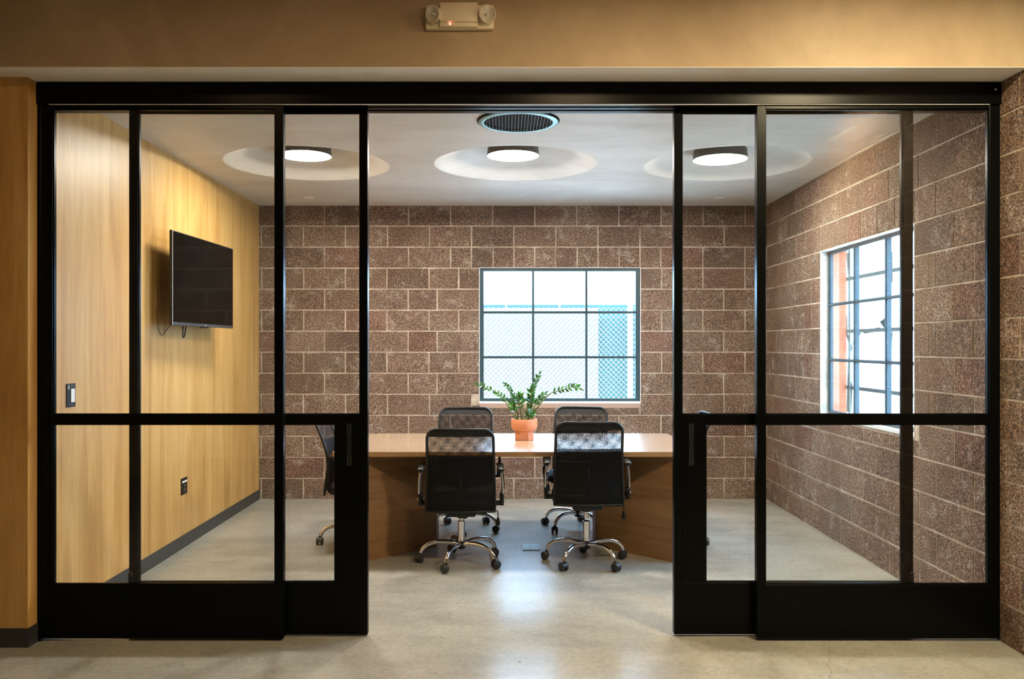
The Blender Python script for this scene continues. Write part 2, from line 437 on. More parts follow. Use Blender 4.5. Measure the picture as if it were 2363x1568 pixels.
# bulkhead (beam) before the screen, foyer shell
bm = bmesh.new(); box(bm, XL, wxr(4.0), YBEAM, 4.42, ZS+.003, 3.45); tag(build(bm, 'wall_front', M_beam), kind='structure')
bm = bmesh.new(); box(bm, XL, wxr(4.1)+.0, YBEAM+.001, 4.42, ZS, ZS+.004); tag(build(bm, 'trim_2', M_soffit), kind='structure')
bm = bmesh.new(); box(bm, XL-.2, 2.9, YREAR-.2, YBEAM+.05, ZF, ZF+.1); tag(build(bm, 'ceiling_foyer', M_beam), kind='structure')
bm = bmesh.new(); box(bm, XL-.2, XL, YREAR-.2, 4.5, 0, ZF); tag(build(bm, 'wall_foyer_left', M_beam), kind='structure')
bm = bmesh.new(); box(bm, XL-.2, 2.9, YREAR-.2, YREAR, 0, ZF); tag(build(bm, 'wall_rear', M_beam), kind='structure')

# ---------------------------------------------------------------- steel and glass screen
XSL, XSR = wxl(4.25)+.002, 2.492
ZH0, ZH1 = 2.70, ZS
root = empty('trim_1', (0, 4.235, ZH0)); tag(root, kind='structure')
def at0(o, root): o.location = -Vector(root.location); return o
bm = bmesh.new(); bbox(bm, XSL, XSR, 4.235, 4.41, ZH0, ZH1-.001, .0015, 1)
at0(build(bm, 'header_box', M_black, root), root)
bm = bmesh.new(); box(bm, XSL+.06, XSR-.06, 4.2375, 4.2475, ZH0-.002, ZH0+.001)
at0(build(bm, 'header_lip', M_white, root), root)  # white strip standing in for the reflection under the header's front edge
bm = bmesh.new()
for yy in (4.292, 4.352): box(bm, XSL+.05, XSR-.05, yy, yy+.006, ZH0-.004, ZH0+.001)
at0(build(bm, 'door_track', M_black, root), root)
bm = bmesh.new(); lathe(bm, [(.006, 0), (.005, -.003)], 10, (XSR-.035, 4.235, 2.772), cap1=True, axis=(0, 1, 0)); at0(build(bm, 'screw', M_alu, root), root)
bm = bmesh.new(); bbox(bm, XSL, XSL+.018, 4.246, 4.36, .0, ZH0, .001, 1); tag(build(bm, 'trim_3', M_black), kind='structure')

def door(n, x0, x1, y, zb, sl, sr, zk, zr0, zr1, lock=None, pull=None, bump=None):
    """x0..x1 outer, y front plane, sl/sr stile widths, zk top of kick panel, zr0..zr1 mid rail"""
    T = .042; zt = ZH0-.003
    root = empty('door_%d' % n, (x0, y, 0)); tag(root, kind='structure')
    def add(bm, name, mat, smooth=None, par=None):
        o = build(bm, name, mat, par or root, smooth)
        if par is None: o.location = (-x0, -y, 0)
        return o
    for a, b, nm in ((x0, x0+sl, 'stile'), (x1-sr, x1, 'stile')):
        bm = bmesh.new(); bbox(bm, a, b, y, y+T, zb, zt, .0018, 2); add(bm, nm, M_black)
    bm = bmesh.new(); bbox(bm, x0+sl, x1-sr, y+.001, y+T-.001, zt-.018, zt, .0012, 1); add(bm, 'top_rail', M_black)
    bm = bmesh.new(); bbox(bm, x0+sl, x1-sr, y+.001, y+T-.001, zr0, zr1, .0018, 1); add(bm, 'mid_rail', M_black)
    bm = bmesh.new(); bbox(bm, x0+sl-.001, x1-sr+.001, y+.0005, y+T-.0005, zb, zk, .0018, 1); add(bm, 'kick_panel', M_black)
    a, b = x0+sl, x1-sr
    gx0, gx1 = a, b
    if lock:
        bm = bmesh.new(); bbox(bm, lock[0], lock[1], y+.001, y+T-.001, zk-.002, zr0+.002, .0018, 1); add(bm, 'lock_panel', M_black)
        if lock[0] < (x0+x1)/2: gx0 = lock[1]
        else: gx1 = lock[0]
    for (p, q, u, v) in ((a, b, zr1, zt-.018), (gx0, gx1, zk, zr0)):
        bm = bmesh.new(); box(bm, p-.002, q+.002, y+.017, y+.0235, u-.002, v+.002)
        pane = add(bm, 'glass_pane', M_glass)
        bm = bmesh.new(); t = .0045; d0, d1 = y+.011, y+.017
        for (A, B, Z0, Z1) in ((p, p+t, u, v), (q-t, q, u, v), (p+t, q-t, u, u+t), (p+t, q-t, v-t, v)):
            box(bm, A, B, d0, d1, Z0, Z1)
        add(bm, 'glazing_bead', M_black, par=pane)
    if pull:
        px, z0, z1 = pull
        bm = bmesh.new()
        tube(bm, [(px-.010, y-.0005, z0), (px-.010, y-.0005, z1), (px+.010, y-.0005, z1), (px+.010, y-.0005, z0)], .0012, 6, closed=True)
        h = add(bm, 'pull_handle', M_edge)
        bm = bmesh.new(); box(bm, px-.009, px+.009, y-.0012, y+.003, z0, z1); add(bm, 'pull_recess', M_plastic, par=h)
    if bump:
        bm = bmesh.new(); bx, bz = bump
        lathe(bm, [(.0001, -.014), (.006, -.013), (.011, -.008), (.012, 0)], 16, (bx, y, bz), axis=(0, 1, 0))
        bbox(bm, bx-.011, bx+.011, y-.006, y, bz-.05, bz, .002, 1)
        add(bm, 'door_bumper', M_plastic, 40)
    return root
YFp, YBp = 4.250, 4.314
d1 = door(1, XSL+.018, -1.1165, YFp, .012, .055, .0435, .284, 1.091, 1.141)
d2 = door(2, -1.921, -.703, YBp, .010, .044, .040, .277, 1.085, 1.136, lock=(-.871, -.743), pull=(-.797, .875, 1.088), bump=(-1.912, .322))
d3 = door(3, .862, 2.083, YBp, .012, .042, .051, .277, 1.085, 1.136, lock=(.904, 1.026), pull=(.950, .875, 1.088), bump=(2.073, .322))
d4 = door(4, 1.266, 2.489, YFp, .012, .045, .053, .284, 1.091, 1.141)

# ---------------------------------------------------------------- windows
def window(n, P, s0, s1, z0, z1, d, label, sill_mat):
    root = empty('window_%d' % n, P((s0+s1)/2, d, z0)); tag(root, kind='structure')
    inv = -Vector(root.location)
    def add(bm, name, mat, par=None):
        o = build(bm, name, mat, par or root)
        if par is None: o.location = inv
        return o
    def pb(bm, a0, a1, d0, d1, b0, b1):
        v = [bm.verts.new(P(*p)) for p in ((a0, d0, b0), (a1, d0, b0), (a1, d1, b0), (a0, d1, b0), (a0, d0, b1), (a1, d0, b1), (a1, d1, b1), (a0, d1, b1))]
        for f in ((0,3,2,1),(4,5,6,7),(0,1,5,4),(1,2,6,5),(2,3,7,6),(3,0,4,7)): bm.faces.new([v[i] for i in f])
    bm = bmesh.new(); fw = .028; D0, D1 = d, d+.034
    pb(bm, s0, s0+fw, D0, D1, z0, z1); pb(bm, s1-fw, s1, D0, D1, z0, z1)
    pb(bm, s0+fw, s1-fw, D0, D1, z0, z0+fw); pb(bm, s0+fw, s1-fw, D0, D1, z1-fw, z1)
    t = .010
    for a in (s0+fw, s1-fw-t): pb(bm, a, a+t, D0+.008, D1-.004, z0+fw, z1-fw)
    add(bm, 'window_frame', M_frame)
    sw, zh = (s1-s0)/3, (1.808, 1.373)
    bm = bmesh.new()
    for k in (1, 2):
        c = s0+sw*k; pb(bm, c-.010, c+.010, D0+.002, D1, z0+fw, z1-fw); pb(bm, c-.004, c+.004, D0-.006, D0+.003, z0+fw, z1-fw)
    for zz in zh: pb(bm, s0+fw, s1-fw, D0+.003, D1, zz-.011, zz+.011); pb(bm, s0+fw, s1-fw, D0-.005, D0+.004, zz-.004, zz+.004)
    add(bm, 'muntins', M_frame)
    zs = [z0+fw, zh[1], zh[0], z1-fw]; ss = [s0+fw, s0+sw, s0+2*sw, s1-fw]
    for i in range(3):
        for j in range(3):
            bm = bmesh.new(); pb(bm, ss[i], ss[i+1], D0+.014, D0+.018, zs[j], zs[j+1]); add(bm, 'window_pane', M_winglass)
    bm = bmesh.new(); pb(bm, s0-.004, s1+.004, -.006, D0+.0, z0-.020, z0); add(bm, 'window_sill', sill_mat)
    return root, add, pb
PB = lambda s, d, z: (s, YB+d, z)
PR = lambda s, d, z: (wxr(s)+d, s, z)
r1, add, pb = window(1, PB, WB[0], WB[1], WB[2]+.001, WB[3]-.001, .016, '', M_white)
bm = bmesh.new()
pb(bm, WB[0]-.006, WB[0]+.0, -.005, .03, WB[2], WB[3]); pb(bm, WB[1], WB[1]+.006, -.005, .03, WB[2], WB[3]); pb(bm, WB[0], WB[1], -.005, .03, WB[3]-.0, WB[3]+.006)
add(bm, 'caulk_line', M_white)
bm = bmesh.new(); pb(bm, WB[0], WB[1], -.006, .02, WB[2]-.062, WB[2]-.021); add(bm, 'sill_render', simple('sill_render', (.40, .27, .21), .8, noise=.15))
r2, add, pb = window(2, PR, WR[0], WR[1], WR[2]+.001, WR[3]-.001, .055, '', M_white)
bm = bmesh.new()
pb(bm, WR[1]-.004, WR[1]+.001, -.004, .055, WR[2], WR[3]); pb(bm, WR[0]-.001, WR[0]+.004, -.004, .055, WR[2], WR[3]); pb(bm, WR[0], WR[1], -.004, .055, WR[3]-.004, WR[3]+.002)
add(bm, 'inner_reveal', M_chip)
bm = bmesh.new()
pb(bm, WR[1]-.006, WR[1]+.002, .089, .203, WR[2], WR[3]); pb(bm, WR[0]-.002, WR[0]+.006, .089, .203, WR[2], WR[3])
add(bm, 'outer_reveal', M_salmon)

# ---------------------------------------------------------------- outside
bm = bmesh.new(); box(bm, -30, 30, YB+.25, 60, -.15, -.02); box(bm, 2.95, 60, -30, YB+.25, -.15, -.02)
tag(build(bm, 'ground', M_ground), kind='structure')
YFn = 11.9
fence = empty('chain_link_fence', (0, YFn, 0))
tag(fence, 'chain link fence with pale and teal privacy screen outside the back window', 'fence')
def fadd(bm, name, mat): o = build(bm, name, mat, fence); o.location = (0, -YFn, 0); return o
bm = bmesh.new(); box(bm, -2.2, 1.315, YFn+.035, YFn+.040, 0, 2.015); fadd(bm, 'pale_screen', M_pale)
bm = bmesh.new(); box(bm, -2.2, 3.6, YFn+.10, YFn+.106, 0, 2.064); fadd(bm, 'teal_screen', M_teal)
bm = bmesh.new(); p = .0705; x0, x1, z0, z1 = -2.0, 3.4, 0.4, 2.02
W, H = x1-x0, z1-z0
for sgn in (1, -1):
    k = -H
    while k < W:
        a = max(k, 0); b = min(k+H, W); 
        za, zb = (a-k), (b-k)
        if sgn < 0: za, zb = H-za, H-zb
        if b > a: tube(bm, [(x0+a, YFn+.004*sgn, z0+za), (x0+b, YFn+.004*sgn, z0+zb)], .0035, 4, cap=False)
        k += p
fadd(bm, 'chain_link', M_wire)
for px_, r in ((1453, .037), (1168, .012), (1292, .012), (1418, .012)):
    X = (px_-1166)/F*YFn
    bm = bmesh.new(); lathe(bm, [(r, 0), (r, 2.3 if r > .03 else 2.095), (r*.5, 2.32 if r > .03 else 2.105)], 12, (X, YFn-.045 if r > .03 else (YFn+.125 if px_ == 1418 else YFn+.07), 0), cap1=True); fadd(bm, 'post', M_post)
# security bars on the outside of the right window, with torn plastic hanging on them
xg = lambda s: wxr(s)+.222
grille = empty('security_bars', (xg(5.9), 5.9, 1.6)); gi = -Vector(grille.location)
tag(grille, 'flat steel security bars outside the right hand window', 'security bars')
for zz in (2.016, 1.60, 1.154):
    bm = bmesh.new(); box(bm, xg(5.9)-.004, xg(5.9)+.004, 4.9, 6.82, zz-.014, zz+.014); o = build(bm, 'horizontal_bar', M_bars, grille); o.location = gi
bm = bmesh.new(); box(bm, xg(5.9)-.012, xg(5.9)-.004, 6.66, 6.685, .85, 2.3); o = build(bm, 'upright_bar', M_bars, grille); o.location = gi
def sheet(bm, pts, x):
    vs = [bm.verts.new((x+.012*math.sin(i*1.7), y, z)) for i, (y, z) in enumerate(pts)]; f = bm.faces.new(vs)
    r = bmesh.ops.extrude_face_region(bm, geom=[f]); 
    for v in [g for g in r['geom'] if isinstance(g, bmesh.types.BMVert)]: v.co.x += .003
def P2(zx, zy, X=2.735):            # crop coordinates of the window to the plane of the bars
    x = zx/2.903+1860; y = zy/2.903+480; Y = X*F/(x-1166); return (Y, EYE+(797-y)*Y/F)
bm = bmesh.new()
sheet(bm, [P2(558, 590), P2(545, 660), P2(520, 740), P2(497, 765), P2(506, 800), P2(530, 826), P2(560, 826), P2(562, 700)], 2.742)
sheet(bm, [P2(540, 720), P2(535, 765), P2(556, 792), P2(560, 785), P2(550, 745)], 2.742)
sheet(bm, [P2(450, 806), P2(520, 832), P2(580, 832), P2(590, 812), P2(520, 815), P2(470, 800)], 2.742)
sheet(bm, [P2(553, 290), P2(560, 560), P2(549, 600), P2(554, 610), P2(566, 560), P2(560, 290)], 2.742)
sheet(bm, [P2(545, 840), P2(562, 930), P2(566, 1030), P2(572, 930), P2(566, 835)], 2.742)
tag(build(bm, 'torn_plastic_sheet', M_torn), 'torn blue grey plastic scrap snagged at centre of the right window bars', 'plastic scrap')
bm = bmesh.new()
sheet(bm, [P2(262, 818), P2(300, 822), P2(350, 826), P2(350, 834), P2(300, 836), P2(262, 836)], 2.742)
sheet(bm, [P2(372, 832), P2(470, 818), P2(470, 830), P2(420, 838), P2(380, 845)], 2.742)
sheet(bm, [P2(349, 835), P2(300, 900), P2(288, 950), P2(296, 950), P2(312, 900), P2(353, 842)], 2.742)
sheet(bm, [P2(262, 300), P2(264, 480), P2(270, 700), P2(266, 840), P2(285, 940), P2(265, 1020), P2(276, 1180), P2(270, 1370), P2(286, 1370), P2(300, 1190), P2(284, 1100), P2(282, 1000), P2(294, 940), P2(272, 840), P2(276, 640), P2(270, 480), P2(272, 300)], 2.742)
tag(build(bm, 'tape_strip', simple('grey_tape', (.16, .15, .15), .6, noise=.3)), 'frayed grey tape strips along the left edge of the right window bars', 'tape')

# ---------------------------------------------------------------- ceiling fixtures
lampspec = [(-1.497, 2.905, 'left', .196), (.058, 2.905, 'middle', .196), (1.607, 2.877, 'right', .202)]
lab = {'left': 'round ceiling lamp in the recess nearest the wood wall, partly behind a door stile',
       'middle': 'round ceiling lamp in the middle recess behind the round air grille',
       'right': 'round ceiling lamp hanging slightly lower in the recess nearest the block side wall'}
for x, z, nm, r in lampspec:
    root = empty('ceiling_lamp', (x, YD, z)); tag(root, lab[nm], 'ceiling lamp', 'round lamps in the ceiling domes')
    bm = bmesh.new(); lathe(bm, [(r-.004, .004), (r-.004, 0), (r, 0), (r-.008, .075), (r-.016, .08), (.0001, .08)], 48); build(bm, 'housing', M_lampring, root, 40)
    bm = bmesh.new(); lathe(bm, [(.0001, .0), (r*.5, .0), (r-.004, .002)], 48); build(bm, 'diffuser', M_lamp, root, 60)
    bm = bmesh.new(); lathe(bm, [(.012, .08), (.012, 3.04-z), (.06, 3.04-z), (.06, 3.06-z)], 16, cap1=True); build(bm, 'stem', M_lampring, root, 40)
for x, l in ((-1.79, 'small white round cover plate on the ceiling near the wood wall'), (1.946, 'small white round cover plate on the ceiling near the block side wall')):
    bm = bmesh.new(); lathe(bm, [(.0001, -.010), (.040, -.010), (.046, -.006), (.046, 0)], 32)
    o = build(bm, 'sprinkler_cover', M_white, smooth=40); o.location = (x, 7.70, ZC); tag(o, l, 'sprinkler cover', 'sprinkler covers')
g = empty('air_diffuser', (.078, 5.075, ZC)); tag(g, 'round black air grille with a teal ring on the ceiling above the doorway', 'air grille')
bm = bmesh.new(); lathe(bm, [(.248, 0), (.248, -.006), (.240, -.012)], 64); build(bm, 'rim', M_black, g, 40)
bm = bmesh.new(); lathe(bm, [(.240, -.012), (.222, -.018), (.207, -.016), (.205, -.004)], 64); build(bm, 'ring', M_ring, g, 50)
bm = bmesh.new(); lathe(bm, [(.205, -.004), (.205, -.002), (.0001, -.002)], 48); build(bm, 'backing', simple('duct_black', (.003, .003, .003), .8), g)
for k in range(21):
    x = (k-10)*.0192; L = math.sqrt(max(.2045**2-x*x, 0.0009))
    bm = bmesh.new(); box(bm, x-.0012, x+.0012, -L, L, -.015, -.002); build(bm, 'slat', M_grille, g)

# ---------------------------------------------------------------- emergency light on the beam
e = empty('emergency_light', (-.214, YBEAM, 3.0)); tag(e, 'almond emergency light with two round lamp heads on the beam above the screen', 'emergency light')
bm = bmesh.new(); bbox(bm, -.161, .159, -.030, 0, -.014, .098, .005); build(bm, 'back_housing', M_offwhite, e, 40)
bm = bmesh.new(); bbox(bm, -.093, .085, -.062, -.028, .008, .098, .004); build(bm, 'front_cover', M_offwhite, e, 40)
bm = bmesh.new(); bbox(bm, -.093, .085, -.050, -.028, -.012, .012, .004); build(bm, 'lower_ledge', M_offwhite, e, 40)
for sx, ax in ((-.125, Vector((-.62, -1, -.28))), (.130, Vector((.28, -1, -.18)))):
    ax.normalize(); c = Vector((sx, -.066, .042))
    bm = bmesh.new(); lathe(bm, [(.018, -.035), (.030, -.028), (.039, -.004), (.041, .004), (.038, .005)], 28, c, cap0=True, axis=ax); h = build(bm, 'lamp_head', M_offwhite, e, 40)
    bm = bmesh.new(); lathe(bm, [(.0375, .004), (.024, -.006), (.008, -.014), (.0001, -.015)], 28, c, axis=ax); build(bm, 'reflector', M_reflector, h, 60)
    bm = bmesh.new(); lathe(bm, [(.006, -.014), (.006, .0), (.0001, .004)], 12, c, axis=ax); build(bm, 'bulb', M_white, h, 60)
    bm = bmesh.new(); tube(bm, [c-ax*.03, Vector((sx*.8, -.02, .046))], .012, 10); build(bm, 'swivel_arm', M_offwhite, e, 60)
bm = bmesh.new(); lathe(bm, [(.0035, 0), (.0001, .002)], 10, (-.046, -.0505, .0), axis=(0, -1, 0)); build(bm, 'indicator_light', M_led, e)

# made-up housings around the added foyer fill lights, out of view
for i, (x, y) in enumerate(FOYER_FILL):
    bm = bmesh.new(); lathe(bm, [(.235, 0), (.235, -.06), (.215, -.06), (.215, -.03), (.0001, -.03)], 40)
    o = build(bm, 'foyer_ceiling_lamp', M_lampring, smooth=40); o.location = (x, y, ZF)
    tag(o, ['round foyer ceiling lamp closest to the beam', 'round foyer ceiling lamp above the camera on the block wall side', 'round foyer ceiling lamp above the camera on the wood wall side'][i], 'ceiling lamp', 'foyer ceiling lamps')

# ---------------------------------------------------------------- television and wall plates
tv = empty('television', (-2.209, 6.215, 1.943), math.atan2(-(.042), 1.13))
tag(tv, 'black flat television on a bracket on the wood wall', 'television')
# local: +x out of the wall, y along the wall
bm = bmesh.new(); bbox(bm, -.018, .004, -.565, .565, -.320, .320, .005, 3)
bbox(bm, -.045, -.016, -.42, .42, -.25, .12, .012, 3); build(bm, 'body', M_tvbody, tv, 40)
bm = bmesh.new(); box(bm, .004, .0052, -.557, .557, -.296, .312); build(bm, 'screen', M_tv, tv)
bm = bmesh.new(); box(bm, .0035, .006, -.560, .560, -.318, -.300); ch = build(bm, 'chin', simple('dark_grey_strip', (.06, .065, .07), .3, .4), tv)
bm = bmesh.new(); box(bm, .006, .0065, -.012, .012, -.312, -.305); build(bm, 'logo_plate', M_alu, ch)
bm = bmesh.new(); tube(bm, [(.0045, -.563, -.316), (.0045, -.563, .316)], .0015, 6); build(bm, 'edge_strip', M_alu, tv)
bm = bmesh.new(); bbox(bm, -.152, -.140, -.12, .12, -.15, .15, .003); bbox(bm, -.141, -.045, -.03, .03, -.04, .04, .003); bbox(bm, -.06, -.045, -.15, .15, -.12, .10, .003); build(bm, 'wall_bracket', M_black, tv)
bm = bmesh.new(); tube(bm, cr([(-.05, -.25, -.25), (-.055, -.26, -.36), (-.06, -.24, -.40), (-.06, -.21, -.37), (-.05, -.20, -.25)], 6), .005, 8); build(bm, 'cable', M_plastic, tv, 60)
bm = bmesh.new(); tube(bm, cr([(-.10, -.12, -.20), (-.13, -.34, -.34), (-.13, -.42, -.385), (-.13, -.48, -.33), (-.13, -.50, -.20)], 6), .003, 8); build(bm, 'thin_cable', simple('brown_cable', (.13, .09, .04), .5), tv, 60)
bm = bmesh.new(); bbox(bm, -.02, .0, -.05, .07, -.327, -.319, .002, 1); build(bm, 'sensor_bar', M_plastic, tv)

def wallplate(name, y, z, h, wd):
    o = empty(name, (wxl(y), y, z), 0)
    bm = bmesh.new(); bbox(bm, 0, .006, -wd/2, wd/2, -h/2, h/2, .002, 2); build(bm, 'cover_plate', M_plastic, o); return o
o = wallplate('light_switch', 4.576, 1.218, .128, .092); tag(o, 'black wall switch plate with a white rocker on the wood wall', 'light switch')
bm = bmesh.new(); bbox(bm, .006, .011, -.010, .030, -.038, .035, .0015, 1); build(bm, 'rocker', M_white, o)
bm = bmesh.new(); bbox(bm, .006, .009, -.034, -.026, .032, .056, .001, 1); build(bm, 'dimmer_slider', M_white, o)
for zz in (-.050, .052):
    bm = bmesh.new(); lathe(bm, [(.0035, 0), (.0001, .001)], 8, (.006, .008, zz), axis=(1, 0, 0)); build(bm, 'screw', M_alu, o)
o = wallplate('wall_outlet', 6.22, .453, .122, .115); tag(o, 'black wall outlet with a white strip low on the wood wall', 'outlet')
bm = bmesh.new(); bbox(bm, .006, .0085, -.045, .045, .026, .040, .001, 1); build(bm, 'white_strip', M_white, o)
bm = bmesh.new(); bbox(bm, .006, .009, -.024, .024, -.048, .018, .0015, 1); f = build(bm, 'socket_face', M_rubber, o)
for zz in (-.030, .000):
    for yy in (-.010, .008):
        bm = bmesh.new(); box(bm, .0088, .0094, yy, yy+.003, zz, zz+.009); build(bm, 'socket_slot', M_alu, f)

# ---------------------------------------------------------------- table
TX0, TX1, TY0, TY1, TZ = -1.178, 1.338, 5.757, 6.965, .762
tb = empty('conference_table', (.08, 6.36, 0)); ti = -Vector(tb.location)
tag(tb, 'long wooden conference table with plywood edge and angled panel bases', 'table')
bm = bmesh.new(); box(bm, TX0, TX1, TY0, TY1, TZ-.004, TZ); o = build(bm, 'tabletop', M_table, tb); o.location = ti
bm = bmesh.new(); box(bm, TX0, TX1, TY0, TY1, TZ-.034, TZ-.004); e2 = build(bm, 'plywood_core', M_ply, tb); e2.location = ti
ym = (TY0+TY1)/2
for sg in (-1, 1):
    def PX(a): return .08+sg*a
    t = .024
    def panel(a, b, nm):
        (ax, ay), (bx, by) = a, b; d = Vector((bx-ax, by-ay)); nrm = Vector((-d.y, d.x)).normalized()*t/2
        bm = bmesh.new()
        L = d.length; box(bm, 0, L, -t/2, t/2, 0, TZ-.034)
        ang = math.atan2(d.y, d.x)
        o = build(bm, nm, M_base, tb); o.location = Vector((ax, ay, 0))+ti; o.rotation_euler = (0, 0, ang); return o
    panel((PX(1.105), TY0+.02), (PX(.60), 6.254), 'near_base_panel')
    panel((PX(.60), 6.254), (PX(.60), 6.47), 'end_base_panel')
    panel((PX(1.105), TY1-.02), (PX(.60), 6.47), 'far_base_panel')
bm = bmesh.new(); bbox(bm, .125, .255, 6.12, 6.32, 0, .006, .002, 1)
o = empty('floor_box', (.19, 6.22, 0)); tag(o, 'grey metal floor box between the chair bases', 'floor box')
q = build(bm, 'cover', M_box, o); q.location = (-.19, -6.22, 0)
bm = bmesh.new(); box(bm, -.008, -.006, -.10, .10, .006, .0066); build(bm, 'lid_seam', M_plastic, o)

# ---------------------------------------------------------------- office chairs
ZP = [(.385, -.205), (.45, -.200), (.55, -.186), (.64, -.178), (.75, -.198), (.85, -.235), (.97, -.285)]
ZPc = cr([(0, y, z) for z, y in ZP], 8)
def prof_y(z):
    for a, b in zip(ZPc, ZPc[1:]):
        if a.z <= z <= b.z: t = (z-a.z)/(b.z-a.z+1e-9); return a.y+(b.y-a.y)*t
    return ZPc[0].y if z < ZPc[0].z else ZPc[-1].y
BZ0, BZ1, HW = .412, .962, .224
def half_w(z):
    base = HW+.004-.012*(z-BZ0)/(BZ1-BZ0); r = .065
    if z > BZ1-r: k = (z-(BZ1-r)); return base-r+math.sqrt(max(r*r-k*k, 0))
    return base
def surf(u, z, off=0.0):
    hw = half_w(z); x = u*hw
    return Vector((x, prof_y(z)-.028*(1-(x/HW)**2)+off, z))
def office_chair(loc, yaw, base_rot, label, lift=0.0):
    ch = empty('office_chair', loc, yaw)
    tag(ch, label, 'office chair', 'mesh office chairs around the conference table')
    # five-star base
    bm = bmesh.new(); lathe(bm, [(.0001, .095), (.020, .095), (.028, .100), (.034, .115), (.034, .140), (.030, .150), (.0001, .150)], 20); build(bm, 'hub', M_plastic, ch, 40)
    for k in range(5):
        a = base_rot-yaw+2*PI*k/5; c, s = math.cos(a), math.sin(a)
        prf = cr([(.022, .128), (.10, .142), (.18, .140), (.235, .122), (.268, .093), (.278, .066)], 5)
        pts = [(c*p_[0], s*p_[0], p_[1]) for p_ in [(q.x, q.y) for q in [Vector((v[0], v[1], 0)) for v in prf]]]
        rr = [.017-.004*i/len(pts) for i in range(len(pts))]
        bm = bmesh.new(); tube(bm, pts, rr, 12); leg = build(bm, 'leg', M_chrome, ch, 60)
        # caster
        ca = a+(k*2.1+base_rot*3); cc, ss = math.cos(ca), math.sin(ca)
        M = Matrix.Translation((c*.283, s*.283, 0)) @ Matrix.Rotation(ca, 4, 'Z')
        t = bmesh.new()
        for sx in (-1, 1): lathe(t, [(.0001, -.009), (.022, -.009), (.0265, -.005), (.0265, .006), (.021, .010), (.0001, .011)], 20, (sx*.0155, -.010, .0268), axis=(sx, 0, 0))
        lathe(t, [(.010, .030), (.012, .060), (.012, .066), (.0001, .068)], 12)
        tt = bmesh.new(); lathe(tt, [(.0001, -.023), (.0285, -.021), (.0295, 0), (.0285, .021), (.0001, .023)], 20, (0, -.010, .030), axis=(1, 0, 0))
        for v in [v for v in tt.verts if v.co.z < .030]: v.co.z = .030
        merge(t, tt); bm = bmesh.new(); merge(bm, t, M); build(bm, 'caster', M_rubber, ch, 50)
    bm = bmesh.new(); lathe(bm, [(.024, .145), (.0245, .285), (.020, .288)], 24); build(bm, 'gas_cylinder', M_chrome, ch, 40)
    bm = bmesh.new(); lathe(bm, [(.0165, .280), (.0165, .315), (.0145, .316), (.0145, .322), (.0165, .323), (.0165, .37)], 20); build(bm, 'cylinder_rod', M_chrome, ch, 40)
    bm = bmesh.new(); bbox(bm, -.10, .10, -.12, .10, .355+lift*.5, .402+lift, .012, 2); lathe(bm, [(.030, .330), (.036, .36)], 16, cap0=True); build(bm, 'seat_mechanism', M_plastic, ch, 40)
    # lever with paddle
    bm = bmesh.new(); tube(bm, cr([(.09, -.04, .385), (.20, -.045, .387), (.243, -.05, .385), (.250, -.05, .355), (.250, -.05, .34)], 4), .0042, 8)
    lathe(bm, [(.0001, .0), (.005, .0), (.009, -.012), (.015, -.048), (.013, -.056), (.0001, -.058)], 14, (.250, -.05, .345)); lv = build(bm, 'height_lever', M_plastic, ch, 50)
    # seat
    z0 = .405+lift
    t = bmesh.new(); box(t, -.235, .235, -.205, .245, z0, z0+.075)
    bmesh.ops.subdivide_edges(t, edges=t.edges[:], cuts=5, use_grid_fill=True)
    for v in t.verts:
        x, y = v.co.x/.235, (v.co.y-.02)/.225
        rr = (abs(x)**4+abs(y)**4)**.25; m = max(abs(x), abs(y))
        if rr > 1e-6: v.co.x *= m/rr*1.0; v.co.y = .02+(v.co.y-.02)*m/rr
        if v.co.z > z0+.06: v.co.z += .012*(1-rr**2)-.012*max(0, rr-.7)/.3
        if v.co.y > .19: v.co.z -= .022*((v.co.y-.19)/.055)
    bmesh.ops.bevel(t, geom=[e_ for e_ in t.edges if e_.calc_face_angle(0) > .9], offset=.016, segments=3, affect='EDGES', profile=.6)
    bm = bmesh.new(); merge(bm, t); build(bm, 'seat', M_fabric, ch, 60)
    # backrest frame
    pts = []
    zs = [BZ0+(BZ1-.065-BZ0)*i/14 for i in range(15)]
    for z in zs: pts.append(surf(1, z))
    for i in range(1, 9):
        a = PI/2*i/9; z = BZ1-.065+.065*math.sin(a); pts.append(surf(1, z))
    hwt = half_w(BZ1-1e-6)
    for i in range(0, 9): x = hwt*(1-2*i/8); pts.append(Vector((x, prof_y(BZ1)-.028*(1-(x/HW)**2), BZ1)))
    for i in range(8, 0, -1):
        a = PI/2*i/9; z = BZ1-.065+.065*math.sin(a); pts.append(surf(-1, z))
    for z in reversed(zs): pts.append(surf(-1, z))
    for i in range(1, 8): x = -half_w(BZ0)*(1-2*i/8); pts.append(Vector((x, prof_y(BZ0)-.028*(1-(x/HW)**2), BZ0)))
    bm = bmesh.new(); tube(bm, pts, .0095, 10, closed=True, up=Vector((0, 1, 0))); fr = build(bm, 'back_frame', M_plastic, ch, 60)
    def patch(name, za, zb, off, mat, nz=16, nu=24, th=0.0):
        bm = bmesh.new(); rows = []
        for i in range(nz+1):
            z = za+(zb-za)*i/nz; rows.append([bm.verts.new(surf(-1+2*j/nu, min(z, BZ1-.002), off)) for j in range(nu+1)])
        for A, B in zip(rows, rows[1:]):
            for j in range(nu): bm.faces.new((A[j], A[j+1], B[j+1], B[j]))
        return build(bm, name, mat, ch, 60)
    zt0, zt1 = .785, .912
    patch('back_mesh', zt0, zt1, -.002, M_mesh1); patch('back_mesh_lining', zt0, zt1, .010, M_mesh2)
    patch('headband', zt1, BZ1, -.003, M_fabric, 8)
    patch('lower_back_cover', BZ0, zt0, -.004, M_mesh3)
    patch('lower_back_lining', BZ0, zt0, .006, M_mesh3)
    bm = bmesh.new()
